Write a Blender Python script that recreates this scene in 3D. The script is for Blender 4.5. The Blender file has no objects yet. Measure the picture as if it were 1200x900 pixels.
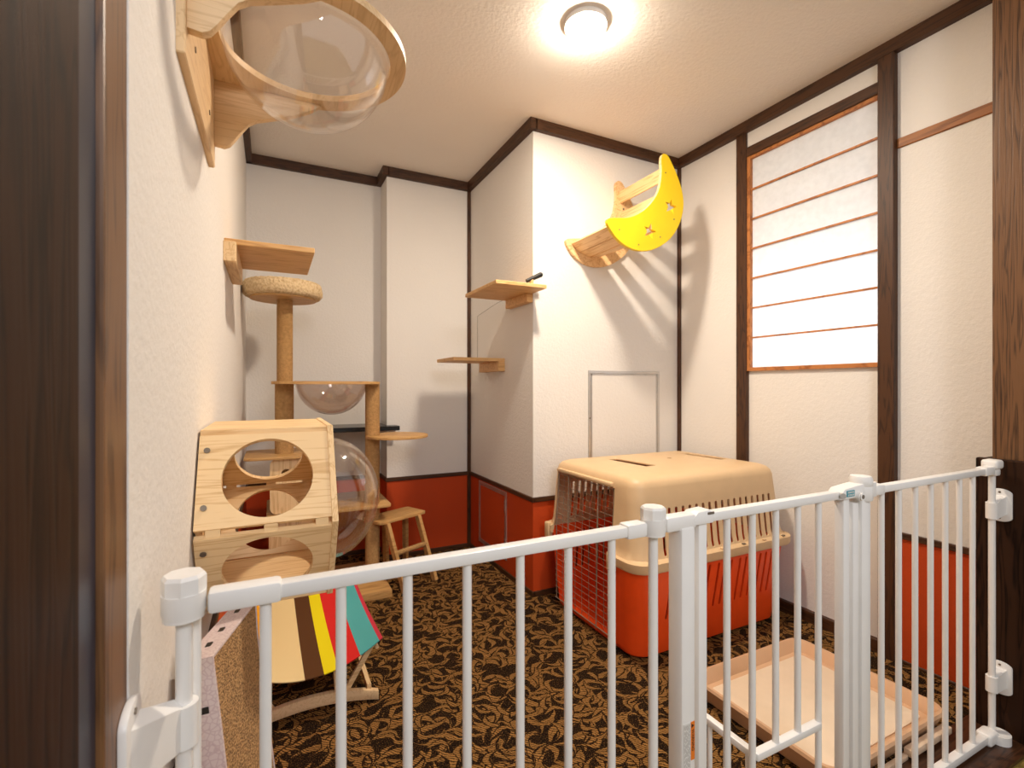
import bpy, bmesh, math, random
from mathutils import Vector, Matrix
from math import sin, cos, pi, radians, sqrt, hypot
random.seed(7)
S = bpy.context.scene
COL = S.collection

# ------------------------------------------------------------------ materials
def new_mat(name):
    m = bpy.data.materials.new(name); m.use_nodes = True
    nt = m.node_tree; nt.nodes.clear()
    out = nt.nodes.new('ShaderNodeOutputMaterial')
    b = nt.nodes.new('ShaderNodeBsdfPrincipled')
    nt.links.new(b.outputs[0], out.inputs[0])
    return m, nt, b, out
def srgb(r, g, b):
    f = lambda c: (c/255/12.92) if c/255 <= .04045 else ((c/255+.055)/1.055)**2.4
    return (f(r), f(g), f(b), 1)
def N(nt, t, **kw):
    n = nt.nodes.new('ShaderNode'+t)
    for k, v in kw.items():
        if k.startswith('i_'):
            n.inputs[k[2:].replace('_', ' ')].default_value = v
        else: setattr(n, k, v)
    return n
def ramp(nt, fac, stops, interp='LINEAR'):
    r = nt.nodes.new('ShaderNodeValToRGB'); r.color_ramp.interpolation = interp
    e = r.color_ramp.elements
    while len(e) < len(stops): e.new(.5)
    for k, (p, c) in zip(e, stops): k.position = p; k.color = c
    nt.links.new(fac, r.inputs[0]); return r
def objco(nt, scale=(1, 1, 1), rot=(0, 0, 0)):
    t = N(nt, 'TexCoord'); mp = N(nt, 'Mapping')
    mp.inputs['Scale'].default_value = scale; mp.inputs['Rotation'].default_value = rot
    nt.links.new(t.outputs['Object'], mp.inputs[0]); return mp.outputs[0]
def bump(nt, b, h, strength=.3, dist=.002):
    n = N(nt, 'Bump'); n.inputs['Strength'].default_value = strength; n.inputs['Distance'].default_value = dist
    nt.links.new(h, n.inputs['Height']); nt.links.new(n.outputs[0], b.inputs['Normal'])
def plain(name, col, rough=.5, spec=.5, bumps=None, var=.04, metal=0):
    m, nt, b, o = new_mat(name)
    co = objco(nt)
    n = N(nt, 'TexNoise'); n.inputs['Scale'].default_value = 18; n.inputs['Detail'].default_value = 4
    nt.links.new(co, n.inputs[0])
    c0 = tuple(c*(1-var) for c in col[:3])+(1,); c1 = tuple(min(1, c*(1+var)) for c in col[:3])+(1,)
    r = ramp(nt, n.outputs[0], [(.35, c0), (.65, c1)])
    nt.links.new(r.outputs[0], b.inputs['Base Color'])
    b.inputs['Roughness'].default_value = rough; b.inputs['Specular IOR Level'].default_value = spec
    b.inputs['Metallic'].default_value = metal
    if bumps:
        n2 = N(nt, 'TexNoise'); n2.inputs['Scale'].default_value = bumps[0]; n2.inputs['Detail'].default_value = 3
        nt.links.new(co, n2.inputs[0]); bump(nt, b, n2.outputs[0], bumps[1], bumps[2])
    return m
def wallpaper(name, col, rough=.8, scale=75, st=.26):
    m, nt, b, o = new_mat(name); co = objco(nt)
    n = N(nt, 'TexNoise'); n.inputs['Scale'].default_value = scale; n.inputs['Detail'].default_value = 5
    n.inputs['Roughness'].default_value = .6
    nt.links.new(co, n.inputs[0])
    n2 = N(nt, 'TexNoise'); n2.inputs['Scale'].default_value = 2.2; nt.links.new(co, n2.inputs[0])
    r = ramp(nt, n2.outputs[0], [(.3, tuple(c*.97 for c in col[:3])+(1,)), (.7, col)])
    nt.links.new(r.outputs[0], b.inputs['Base Color'])
    b.inputs['Roughness'].default_value = rough; b.inputs['Specular IOR Level'].default_value = .25
    bump(nt, b, n.outputs[0], st, .010)
    return m
def wood(name, dark, light, grain=(1, 14, 14), rings=1.0, rough=.5, spec=.4, fine=1.0, bstr=.08):
    """grain: scale per axis; the small one is the grain direction"""
    m, nt, b, o = new_mat(name); co = objco(nt, grain)
    n = N(nt, 'TexNoise'); n.inputs['Scale'].default_value = 3.0*rings; n.inputs['Detail'].default_value = 2; n.inputs['Distortion'].default_value = .6
    nt.links.new(co, n.inputs[0])
    mul = N(nt, 'Math', operation='MULTIPLY'); mul.inputs[1].default_value = 9; nt.links.new(n.outputs[0], mul.inputs[0])
    fr = N(nt, 'Math', operation='PINGPONG'); fr.inputs[1].default_value = 1; nt.links.new(mul.outputs[0], fr.inputs[0])
    n2 = N(nt, 'TexNoise'); n2.inputs['Scale'].default_value = 16*fine; n2.inputs['Detail'].default_value = 5
    nt.links.new(co, n2.inputs[0])
    mx = N(nt, 'Math', operation='MULTIPLY_ADD'); mx.inputs[1].default_value = .98
    nt.links.new(fr.outputs[0], mx.inputs[0])
    m3 = N(nt, 'Math', operation='MULTIPLY'); m3.inputs[1].default_value = .62; nt.links.new(n2.outputs[0], m3.inputs[0])
    nt.links.new(m3.outputs[0], mx.inputs[2])
    r = ramp(nt, mx.outputs[0], [(.15, dark), (.75, light)])
    nt.links.new(r.outputs[0], b.inputs['Base Color'])
    b.inputs['Roughness'].default_value = rough; b.inputs['Specular IOR Level'].default_value = spec
    bump(nt, b, mx.outputs[0], bstr, .001)
    return m

WALL = wallpaper('cream_wallpaper', (.84, .80, .75, 1))
CEIL = wallpaper('ceiling_paper', (.88, .82, .76, 1), scale=70, st=.3)
RED = wallpaper('orange_red_wallpaper', srgb(200, 74, 28), rough=.6, scale=120, st=.12)
DK = dict(dark=srgb(34, 18, 8), light=srgb(78, 47, 24), fine=1.5)
DKX = wood('dark_wood_along_x', grain=(1, 14, 14), **DK)
DKY = wood('dark_wood_along_y', grain=(14, 1, 14), **DK)
DKZ = wood('dark_wood_along_z', grain=(14, 14, 1), **DK)
OLDZ = wood('old_post_wood', srgb(52, 33, 20), srgb(116, 80, 50), grain=(22, 22, .8), rings=1.0, rough=.45, bstr=.25)
SHEENZ = wood('sheen_lightened_post', srgb(66, 42, 25), srgb(118, 82, 52), grain=(9, 9, .8), rings=1.2, rough=.4)  # left post: brown lightened, light reflected off it put into the colour
OLDDARK = wood('old_dark_board', srgb(14, 8, 5), srgb(52, 31, 18), grain=(9, 9, .8), rings=1.2, spec=.12, rough=.55, bstr=.2)
SILL = wood('dark_sill_wood', srgb(28, 16, 10), srgb(72, 44, 26), grain=(1, 12, 12), rough=.35)
MIDY = wood('brown_rail_wood', srgb(112, 66, 30), srgb(160, 102, 54), grain=(14, 1, 14), rough=.5)
SHO = wood('shoji_frame_wood', srgb(134, 76, 36), srgb(190, 122, 66), grain=(10, 3, 3), rough=.5)
PINE = dict(dark=srgb(212, 168, 112), light=srgb(240, 206, 156), fine=1.6)
PINEX = wood('pine_along_x', grain=(1.0, 13, 13), rings=1.0, **PINE)
PINEY = wood('pine_along_y', grain=(13, 1.0, 13), rings=1.0, **PINE)
PINEZ = wood('pine_along_z', grain=(13, 13, 1.0), rings=1.0, **PINE)
SHELFW = wood('shelf_pine', srgb(196, 142, 82), srgb(228, 182, 122), grain=(1.2, 12, 12), rings=.8)
SLATW = wood('knotty_pine_slats', srgb(206, 152, 96), srgb(240, 200, 146), grain=(14, 1.0, 14), rings=.8)
OAKX = wood('tree_board_wood', srgb(168, 122, 68), srgb(206, 160, 100), grain=(1.0, 12, 12), rings=.8)
BIRCH = wood('birch_plywood', srgb(214, 176, 128), srgb(232, 198, 152), grain=(16, 1.5, 16), rings=.9, fine=1.5)
BIRCHX = wood('birch_along_x', srgb(214, 176, 128), srgb(234, 200, 154), grain=(1.5, 16, 24), rings=.9, fine=1.5)
ALU = plain('brushed_aluminium', (.62, .6, .58, 1), .35, .5, metal=.85)
WHITE = plain('white_painted_steel', (.83, .81, .78, 1), .32, .5, var=.015)
WPLA = plain('white_plastic', (.84, .82, .79, 1), .4, .5, var=.015)
BEIGE = plain('beige_plastic', srgb(224, 190, 146), .42, .45, (300, .06, .001), var=.02)
ORANGE = plain('orange_plastic', srgb(252, 84, 26), .38, .5, (300, .05, .001), var=.03)
WIRE = plain('grey_wire', (.36, .28, .20, 1), .4, .5, metal=.3)
TRAYM = plain('tan_tray_plastic', srgb(218, 176, 138), .3, .5, var=.02)
TRAYL = plain('light_tray_plastic', srgb(226, 200, 172), .35, .5, var=.02)
PADM = plain('pale_pad', srgb(236, 216, 190), .9, .1, (220, .12, .001), var=.02)
YEL = plain('yellow_paint', srgb(244, 206, 30), .45, .4, var=.015)
BLACK = plain('black_plastic', (.012, .011, .010, 1), .4)
BLACKW = plain('black_lacquer', (.008, .008, .009, 1), .25)
SCREW = plain('screw_steel', (.22, .18, .14, 1), .4, metal=.7)
GROOVE = plain('dark_blue_groove', (.022, .026, .045, 1), .35)
TEAL = plain('teal_label', srgb(60, 150, 165), .4)
ORLAB = plain('orange_label', srgb(235, 125, 35), .5)
LABTXT = plain('label_print', (.03, .015, .01, 1), .6)
LABW = plain('label_white', (.72, .7, .66, 1), .5)
LABG = plain('label_grey_print', (.45, .42, .40, 1), .6)
TATAMI = None

def mk_sisal():
    m, nt, b, o = new_mat('sisal_rope'); co = objco(nt)
    w = N(nt, 'TexWave'); w.bands_direction = 'Z'; w.inputs['Scale'].default_value = 75; w.inputs['Distortion'].default_value = 1.2
    w.inputs['Detail'].default_value = 2; nt.links.new(co, w.inputs[0])
    n = N(nt, 'TexNoise'); n.inputs['Scale'].default_value = 80; n.inputs['Detail'].default_value = 4; nt.links.new(co, n.inputs[0])
    a = N(nt, 'Math', operation='MULTIPLY_ADD'); a.inputs[1].default_value = .55
    nt.links.new(w.outputs[1], a.inputs[0])
    k = N(nt, 'Math', operation='MULTIPLY'); k.inputs[1].default_value = .6; nt.links.new(n.outputs[0], k.inputs[0]); nt.links.new(k.outputs[0], a.inputs[2])
    r = ramp(nt, a.outputs[0], [(.2, srgb(120, 80, 40)), (.75, srgb(214, 168, 108))])
    nt.links.new(r.outputs[0], b.inputs['Base Color']); b.inputs['Roughness'].default_value = .9
    bump(nt, b, a.outputs[0], .7, .003); return m
SISAL = mk_sisal()

def mk_fluff():
    m, nt, b, o = new_mat('beige_plush'); co = objco(nt)
    v = N(nt, 'TexNoise'); v.inputs['Scale'].default_value = 90; v.inputs['Detail'].default_value = 4; nt.links.new(co, v.inputs[0])
    r = ramp(nt, v.outputs[0], [(.25, srgb(196, 160, 114)), (.6, srgb(236, 210, 168))])
    nt.links.new(r.outputs[0], b.inputs['Base Color']); b.inputs['Roughness'].default_value = 1; b.inputs['Specular IOR Level'].default_value = .1
    bump(nt, b, v.outputs[0], .9, .01); return m
FLUFF = mk_fluff()

def mk_glass(name, tint, edge, refl=1.0):
    m = bpy.data.materials.new(name); m.use_nodes = True; nt = m.node_tree; nt.nodes.clear()
    out = N(nt, 'OutputMaterial'); tr = N(nt, 'BsdfTransparent'); gl = N(nt, 'BsdfGlossy'); mx = N(nt, 'MixShader')
    gl.inputs['Roughness'].default_value = .02; gl.inputs['Color'].default_value = (1, 1, 1, 1)
    ge = N(nt, 'LayerWeight'); ge.inputs[0].default_value = .5
    pw = N(nt, 'Math', operation='POWER'); pw.inputs[1].default_value = 4.5; nt.links.new(ge.outputs['Facing'], pw.inputs[0])
    fr = N(nt, 'Math', operation='MULTIPLY_ADD'); fr.inputs[1].default_value = .55; fr.inputs[2].default_value = .07; nt.links.new(pw.outputs[0], fr.inputs[0])
    lw = N(nt, 'LayerWeight'); lw.inputs[0].default_value = .22
    r = ramp(nt, lw.outputs['Facing'], [(.0, tint), (.6, tint), (1, edge)])
    nt.links.new(r.outputs[0], tr.inputs[0])
    nt.links.new(fr.outputs[0], mx.inputs[0]); nt.links.new(tr.outputs[0], mx.inputs[1]); nt.links.new(gl.outputs[0], mx.inputs[2])
    nt.links.new(mx.outputs[0], out.inputs[0]); return m
ACRYL = mk_glass('clear_acrylic', (.97, .96, .95, 1), (.62, .54, .48, 1))
ACRYLT = mk_glass('smoky_acrylic', (.88, .83, .80, 1), (.34, .27, .24, 1))

def mk_carpet():
    m, nt, b, o = new_mat('leaf_patterned_carpet')
    co = objco(nt)
    wn = N(nt, 'TexNoise'); wn.inputs['Scale'].default_value = 14; wn.inputs['Detail'].default_value = 3; nt.links.new(co, wn.inputs[0])
    wa = N(nt, 'VectorMath', operation='MULTIPLY_ADD'); wa.inputs[1].default_value = (.035, .035, 0); nt.links.new(wn.outputs['Color'], wa.inputs[0]); nt.links.new(co, wa.inputs[2]); co = wa.outputs[0]
    L = nt.links
    masks = []
    # curved leaves: one bent leaf per random cell, several layers
    wob = N(nt, 'TexNoise'); wob.inputs['Scale'].default_value = 9; wob.inputs['Detail'].default_value = 1; L.new(co, wob.inputs[0])
    for k, (sc, off, wd) in enumerate([(11, (0, 0, 0), .26), (12.5, (3.3, 1.7, 0), .23), (10, (7.1, 5.2, 0), .19), (15, (1.9, 8.4, 0), .20)]):
        ad = N(nt, 'VectorMath', operation='ADD'); ad.inputs[1].default_value = off; L.new(co, ad.inputs[0])
        vo = N(nt, 'TexVoronoi'); vo.voronoi_dimensions = '2D'; vo.inputs['Scale'].default_value = sc; vo.inputs['Randomness'].default_value = .85
        L.new(ad.outputs[0], vo.inputs['Vector'])
        sub = N(nt, 'VectorMath', operation='SUBTRACT'); L.new(ad.outputs[0], sub.inputs[0]); L.new(vo.outputs['Position'], sub.inputs[1])
        scl = N(nt, 'VectorMath', operation='SCALE'); scl.inputs['Scale'].default_value = sc; L.new(sub.outputs[0], scl.inputs[0])
        sep = N(nt, 'SeparateColor'); L.new(vo.outputs['Color'], sep.inputs[0])
        an = N(nt, 'Math', operation='MULTIPLY'); an.inputs[1].default_value = 2*pi; L.new(sep.outputs[0], an.inputs[0])
        rot = N(nt, 'VectorRotate'); rot.rotation_type = 'Z_AXIS'; L.new(scl.outputs[0], rot.inputs['Vector']); L.new(an.outputs[0], rot.inputs['Angle'])
        xyz = N(nt, 'SeparateXYZ'); L.new(rot.outputs[0], xyz.inputs[0])
        x2 = N(nt, 'Math', operation='MULTIPLY'); L.new(xyz.outputs[0], x2.inputs[0]); L.new(xyz.outputs[0], x2.inputs[1])
        yb = N(nt, 'Math', operation='MULTIPLY_ADD'); L.new(x2.outputs[0], yb.inputs[0]); yb.inputs[1].default_value = -1.3; L.new(xyz.outputs[1], yb.inputs[2])
        ya0 = N(nt, 'Math', operation='ADD'); L.new(yb.outputs[0], ya0.inputs[0]); ya0.inputs[1].default_value = .22
        ya = N(nt, 'Math', operation='ABSOLUTE'); L.new(ya0.outputs[0], ya.inputs[0])
        # half width grows towards one end: w*(1-x^2/L^2)*(.55+.6x)
        a1 = N(nt, 'Math', operation='MULTIPLY_ADD'); L.new(x2.outputs[0], a1.inputs[0]); a1.inputs[1].default_value = -2.3; a1.inputs[2].default_value = 1
        a2 = N(nt, 'Math', operation='MULTIPLY_ADD'); L.new(xyz.outputs[0], a2.inputs[0]); a2.inputs[1].default_value = .8; a2.inputs[2].default_value = .62
        a3 = N(nt, 'Math', operation='MULTIPLY'); L.new(a1.outputs[0], a3.inputs[0]); L.new(a2.outputs[0], a3.inputs[1])
        a4 = N(nt, 'Math', operation='MULTIPLY'); L.new(a3.outputs[0], a4.inputs[0]); a4.inputs[1].default_value = wd
        d = N(nt, 'Math', operation='SUBTRACT'); L.new(a4.outputs[0], d.inputs[0]); L.new(ya.outputs[0], d.inputs[1])
        # thin dark outline inside the leaf: |d-.08|
        masks.append(d.outputs[0])
    cur = None
    for k, mk in enumerate(masks):
        g = ramp(nt, mk, [(0, (0, 0, 0, 1)), (.02, (.85, .85, .85, 1)), (.09, (1, 1, 1, 1)), (.16, (.55, .55, .55, 1))])
        cov = ramp(nt, mk, [(0, (0, 0, 0, 1)), (.001, (1, 1, 1, 1))])
        # dark rim round each leaf so overlapping leaves stay apart
        sh = N(nt, 'Math', operation='ADD'); L.new(mk, sh.inputs[0]); sh.inputs[1].default_value = .06
        rim = ramp(nt, sh.outputs[0], [(0, (0, 0, 0, 1)), (.001, (1, 1, 1, 1))])
        if cur is None: cur = g.outputs[0]; continue
        mx = N(nt, 'Mix'); mx.data_type = 'RGBA'
        L.new(rim.outputs[0], mx.inputs[0]); L.new(cur, mx.inputs[6]); L.new(g.outputs[0], mx.inputs[7]); cur = mx.outputs[2]
    # pile: fine loops in rows
    br = N(nt, 'TexWave'); br.bands_direction = 'DIAGONAL'; br.inputs['Scale'].default_value = 62; br.inputs['Distortion'].default_value = 1.6; L.new(co, br.inputs[0])
    ns = N(nt, 'TexNoise'); ns.inputs['Scale'].default_value = 260; ns.inputs['Detail'].default_value = 2; L.new(co, ns.inputs[0])
    pl = N(nt, 'Math', operation='MULTIPLY'); L.new(br.outputs[1], pl.inputs[0]); L.new(ns.outputs[0], pl.inputs[1])
    pr = ramp(nt, pl.outputs[0], [(.04, (.05, .05, .05, 1)), (.40, (1, 1, 1, 1))])
    mm = N(nt, 'Mix'); mm.data_type = 'RGBA'; mm.blend_type = 'MULTIPLY'; mm.inputs[0].default_value = .92
    L.new(cur, mm.inputs[6]); L.new(pr.outputs[0], mm.inputs[7])
    fl = ramp(nt, ns.outputs[0], [(.50, (0, 0, 0, 1)), (.68, (.34, .34, .34, 1))])
    mm2 = N(nt, 'Mix'); mm2.data_type = 'RGBA'; mm2.blend_type = 'ADD'; mm2.inputs[0].default_value = 1
    L.new(mm.outputs[2], mm2.inputs[6]); L.new(fl.outputs[0], mm2.inputs[7]); mm = mm2
    cr = ramp(nt, mm.outputs[2], [(0, srgb(28, 20, 14)), (.12, srgb(50, 34, 20)), (.75, srgb(160, 116, 64))])
    L.new(cr.outputs[0], b.inputs['Base Color']); b.inputs['Roughness'].default_value = 1; b.inputs['Specular IOR Level'].default_value = .05
    bump(nt, b, pl.outputs[0], .5, .003)
    return m
CARPET = mk_carpet()

def mk_tatami():
    m, nt, b, o = new_mat('tatami_straw'); co = objco(nt)
    w = N(nt, 'TexWave'); w.bands_direction = 'X'; w.inputs['Scale'].default_value = 60; w.inputs['Distortion'].default_value = .8; nt.links.new(co, w.inputs[0])
    r = ramp(nt, w.outputs[1], [(.1, srgb(92, 74, 24)), (.8, srgb(168, 140, 62))])
    nt.links.new(r.outputs[0], b.inputs['Base Color']); b.inputs['Roughness'].default_value = .7
    bump(nt, b, w.outputs[1], .5, .003); return m
TATAMI = mk_tatami()

def mk_corrug():
    m, nt, b, o = new_mat('corrugated_cardboard'); co = objco(nt, (1, 1, 1.6))
    v = N(nt, 'TexVoronoi'); v.inputs['Scale'].default_value = 210; nt.links.new(co, v.inputs['Vector'])
    n = N(nt, 'TexNoise'); n.inputs['Scale'].default_value = 6; nt.links.new(co, n.inputs[0])
    r = ramp(nt, v.outputs['Distance'], [(.1, srgb(70, 48, 28)), (.6, srgb(196, 152, 100))])
    nt.links.new(r.outputs[0], b.inputs['Base Color']); b.inputs['Roughness'].default_value = 1
    bump(nt, b, v.outputs['Distance'], .8, .004); return m
CORR = mk_corrug()
def mk_cover(name, a, bcol):
    m, nt, b, o = new_mat(name); co = objco(nt)
    v = N(nt, 'TexVoronoi'); v.feature = 'DISTANCE_TO_EDGE'; v.inputs['Scale'].default_value = 120; nt.links.new(co, v.inputs['Vector'])
    r = ramp(nt, v.outputs['Distance'], [(.02, bcol), (.12, a), (.35, a), (.5, tuple(.5*x+.5*y for x, y in zip(a, bcol)))])
    nt.links.new(r.outputs[0], b.inputs['Base Color']); b.inputs['Roughness'].default_value = .6; return m
COVER = mk_cover('printed_board_cover', srgb(220, 202, 198), srgb(204, 180, 180))

def mk_stripes():
    m, nt, b, o = new_mat('striped_canvas'); t = N(nt, 'UVMap'); t.uv_map = 'UV'
    sp = N(nt, 'SeparateXYZ'); nt.links.new(t.outputs[0], sp.inputs[0])
    st = [(0.0, srgb(222, 84, 40)), (.10, srgb(248, 176, 40)), (.235, srgb(236, 212, 156)), (.465, srgb(92, 58, 30)), (.590, srgb(238, 222, 24)), (.685, srgb(216, 44, 40)), (.838, srgb(88, 178, 178)), (.975, srgb(206, 60, 76))]
    r = ramp(nt, sp.outputs[0], st, 'CONSTANT')
    n = N(nt, 'TexNoise'); n.inputs['Scale'].default_value = 400; nt.links.new(objco(nt), n.inputs[0])
    nt.links.new(r.outputs[0], b.inputs['Base Color']); b.inputs['Roughness'].default_value = .85; b.inputs['Specular IOR Level'].default_value = .2
    bump(nt, b, n.outputs[0], .3, .001); return m
STRIPE = mk_stripes()

def mk_paper():
    m = bpy.data.materials.new('shoji_paper'); m.use_nodes = True; nt = m.node_tree; nt.nodes.clear()
    out = N(nt, 'OutputMaterial'); tl = N(nt, 'BsdfTranslucent'); df = N(nt, 'BsdfDiffuse'); mx = N(nt, 'MixShader')
    n = N(nt, 'TexNoise'); n.inputs['Scale'].default_value = 40; n.inputs['Detail'].default_value = 5
    nt.links.new(objco(nt), n.inputs[0])
    r = ramp(nt, n.outputs[0], [(.3, (.88, .88, .88, 1)), (.7, (.95, .95, .95, 1))])
    nt.links.new(r.outputs[0], tl.inputs[0]); nt.links.new(r.outputs[0], df.inputs[0])
    mx.inputs[0].default_value = .5
    nt.links.new(tl.outputs[0], mx.inputs[1]); nt.links.new(df.outputs[0], mx.inputs[2]); nt.links.new(mx.outputs[0], out.inputs[0]); return m
PAPER = mk_paper()
def mk_emit(name, col, s):
    m = bpy.data.materials.new(name); m.use_nodes = True; nt = m.node_tree; nt.nodes.clear()
    out = N(nt, 'OutputMaterial'); e = N(nt, 'Emission'); e.inputs[0].default_value = col; e.inputs[1].default_value = s
    nt.links.new(e.outputs[0], out.inputs[0]); return m
BULB = mk_emit('lit_lamp_dome', (1, .87, .70, 1), 130)

# ------------------------------------------------------------------ mesh helpers
def BM(): return bmesh.new()
def box(bm, x0, x1, y0, y1, z0, z1, bev=0, seg=2, rot=None):
    M = Matrix.Translation(((x0+x1)/2, (y0+y1)/2, (z0+z1)/2))
    if rot is not None: M = M @ rot.to_4x4()
    M = M @ Matrix.Diagonal((abs(x1-x0), abs(y1-y0), abs(z1-z0), 1))
    r = bmesh.ops.create_cube(bm, size=1, matrix=M)
    if bev:
        ed = list({e for v in r['verts'] for e in v.link_edges})
        bmesh.ops.bevel(bm, geom=ed, offset=bev, segments=seg, affect='EDGES', profile=.5)
    return bm
def beam(bm, a, b, w, h, up=(0, 0, 1), bev=0):
    """rectangular bar from a to b; w across, h along up"""
    a, b = Vector(a), Vector(b); d = (b-a); L = d.length; d.normalize()
    u = Vector(up); s = d.cross(u).normalized(); u = s.cross(d).normalized()
    M = Matrix((( d.x, s.x, u.x, (a.x+b.x)/2), (d.y, s.y, u.y, (a.y+b.y)/2), (d.z, s.z, u.z, (a.z+b.z)/2), (0, 0, 0, 1)))
    M = M @ Matrix.Diagonal((L, w, h, 1))
    r = bmesh.ops.create_cube(bm, size=1, matrix=M)
    if bev:
        ed = list({e for v in r['verts'] for e in v.link_edges})
        bmesh.ops.bevel(bm, geom=ed, offset=bev, segments=2, affect='EDGES', profile=.5)
    return bm
def cyl(bm, a, b, r0, r1=None, seg=24, cap=True):
    a, b = Vector(a), Vector(b); d = b-a; L = d.length
    q = Vector((0, 0, 1)).rotation_difference(d.normalized()).to_matrix().to_4x4()
    M = Matrix.Translation((a+b)/2) @ q
    bmesh.ops.create_cone(bm, cap_ends=cap, segments=seg, radius1=r0, radius2=r0 if r1 is None else r1, depth=L, matrix=M); return bm
def lathe(bm, prof, c, seg=48, axis='z', close=True):
    rings = []
    for r, h in prof:
        ring = []
        if r < 1e-6:
            p = Vector(c) + (Vector((0, 0, h)) if axis == 'z' else Vector((h, 0, 0)))
            ring = [bm.verts.new(p)]
        else:
            for i in range(seg):
                t = 2*pi*i/seg
                p = Vector((r*cos(t), r*sin(t), h)) if axis == 'z' else Vector((h, r*cos(t), r*sin(t)))
                ring.append(bm.verts.new(Vector(c)+p))
        rings.append(ring)
    for A, B in zip(rings, rings[1:]):
        if len(A) == 1 and len(B) == 1: continue
        for i in range(seg):
            j = (i+1) % seg
            if len(A) == 1: bm.faces.new((A[0], B[j], B[i]))
            elif len(B) == 1: bm.faces.new((A[i], A[j], B[0]))
            else: bm.faces.new((A[i], A[j], B[j], B[i]))
    bmesh.ops.recalc_face_normals(bm, faces=bm.faces); return bm
def prism(bm, pts, axis, a, b, bev=0):
    """polygon pts (2D) extruded from a to b along axis"""
    def P(p, h):
        return {'x': (h, p[0], p[1]), 'y': (p[0], h, p[1]), 'z': (p[0], p[1], h)}[axis]
    A = [bm.verts.new(P(p, a)) for p in pts]; B = [bm.verts.new(P(p, b)) for p in pts]
    fs = [bm.faces.new(A), bm.faces.new(B[::-1])]
    n = len(pts)
    for i in range(n): fs.append(bm.faces.new((A[i], B[i], B[(i+1) % n], A[(i+1) % n])))
    bmesh.ops.recalc_face_normals(bm, faces=fs)
    if bev:
        ed = [e for f in fs[:2] for e in f.edges]
        bmesh.ops.bevel(bm, geom=list(set(ed)), offset=bev, segments=2, affect='EDGES', profile=.5)
    return bm
def link(name, bm, mat, parent=None, smooth=None, local=False):
    me = bpy.data.meshes.new(name)
    bmesh.ops.recalc_face_normals(bm, faces=bm.faces)
    bm.to_mesh(me); bm.free()
    o = bpy.data.objects.new(name, me); COL.objects.link(o)
    if mat: me.materials.append(mat)
    if smooth is not None: shade(me, smooth)
    if parent:
        o.parent = parent
        if not local: o.matrix_parent_inverse = Matrix.Translation(-wloc(parent))
    return o
def wloc(p):
    v = Vector((0, 0, 0))
    # meshes are written in world coordinates with origin 0; only empties carry a location
    while p: v += p.location if p.type == 'EMPTY' else Vector((0, 0, 0)); p = p.parent if p.type == 'EMPTY' else None
    return v
def shade(me, ang=35):
    me.polygons.foreach_set('use_smooth', [True]*len(me.polygons))
    bm = bmesh.new(); bm.from_mesh(me)
    for e in bm.edges:
        if len(e.link_faces) == 2:
            e.smooth = e.calc_face_angle(0) < radians(ang)
    bm.to_mesh(me); bm.free(); me.update()
def thing(name, label, cat, loc, rz=0, group=None):
    o = bpy.data.objects.new(name, None); COL.objects.link(o); o.location = loc; o.rotation_euler = (0, 0, rz)
    o.empty_display_size = .05
    o['label'] = label; o['category'] = cat
    if group: o['group'] = group
    return o
def tag(o, label, cat, group=None):
    o['label'] = label; o['category'] = cat
    if group: o['group'] = group
    return o
def struct(name, bm, mat, parent=None, smooth=None):
    o = link(name, bm, mat, parent, smooth)
    if not parent: o['kind'] = 'structure'
    return o
def cut(o, cutters, solver='EXACT'):
    """boolean difference, applied; cutters: list of bmesh"""
    tmp = []
    for i, cb in enumerate(cutters):
        me = bpy.data.meshes.new('c'); bmesh.ops.recalc_face_normals(cb, faces=cb.faces); cb.to_mesh(me); cb.free()
        c = bpy.data.objects.new('c', me); COL.objects.link(c); tmp.append(c)
        md = o.modifiers.new('b', 'BOOLEAN'); md.operation = 'DIFFERENCE'; md.solver = solver; md.object = c
    bake(o)
    for c in tmp:
        me = c.data; bpy.data.objects.remove(c); bpy.data.meshes.remove(me)
    return o
def bake(o):
    pi_ = o.parent; 
    bpy.context.view_layer.update()
    dg = bpy.context.evaluated_depsgraph_get()
    me = bpy.data.meshes.new_from_object(o.evaluated_get(dg)); old = o.data
    o.modifiers.clear(); o.data = me; me.name = o.name; bpy.data.meshes.remove(old)
    return o
def rrect(x0, x1, y0, y1, r, n=6):
    out = []
    for cx, cy, a0 in ((x1-r, y1-r, 0), (x0+r, y1-r, 90), (x0+r, y0+r, 180), (x1-r, y0+r, 270)):
        for i in range(n+1):
            a = radians(a0+90*i/n); out.append((cx+r*cos(a), cy+r*sin(a)))
    return out
def loft(bm, loops, cap0=False, cap1=False):
    R = [[bm.verts.new(p) for p in L] for L in loops]
    n = len(R[0])
    for A, B in zip(R, R[1:]):
        for i in range(n): bm.faces.new((A[i], A[(i+1) % n], B[(i+1) % n], B[i]))
    if cap0: bm.faces.new(R[0][::-1])
    if cap1: bm.faces.new(R[-1])
    return bm
def circle_pts(cx, cy, r, n=48, ry=None):
    ry = ry or r
    return [(cx+r*cos(2*pi*i/n), cy+ry*sin(2*pi*i/n)) for i in range(n)]
def ring_board(bm, outer, inner, z0, z1):
    """board between two equal-count loops (lists of xy)"""
    n = len(outer)
    o0 = [bm.verts.new((x, y, z0)) for x, y in outer]; o1 = [bm.verts.new((x, y, z1)) for x, y in outer]
    i0 = [bm.verts.new((x, y, z0)) for x, y in inner]; i1 = [bm.verts.new((x, y, z1)) for x, y in inner]
    for k in range(n):
        j = (k+1) % n
        bm.faces.new((o0[k], o0[j], o1[j], o1[k])); bm.faces.new((i0[j], i0[k], i1[k], i1[j]))
        bm.faces.new((o1[k], o1[j], i1[j], i1[k])); bm.faces.new((o0[j], o0[k], i0[k], i0[j]))
    return bm

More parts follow.
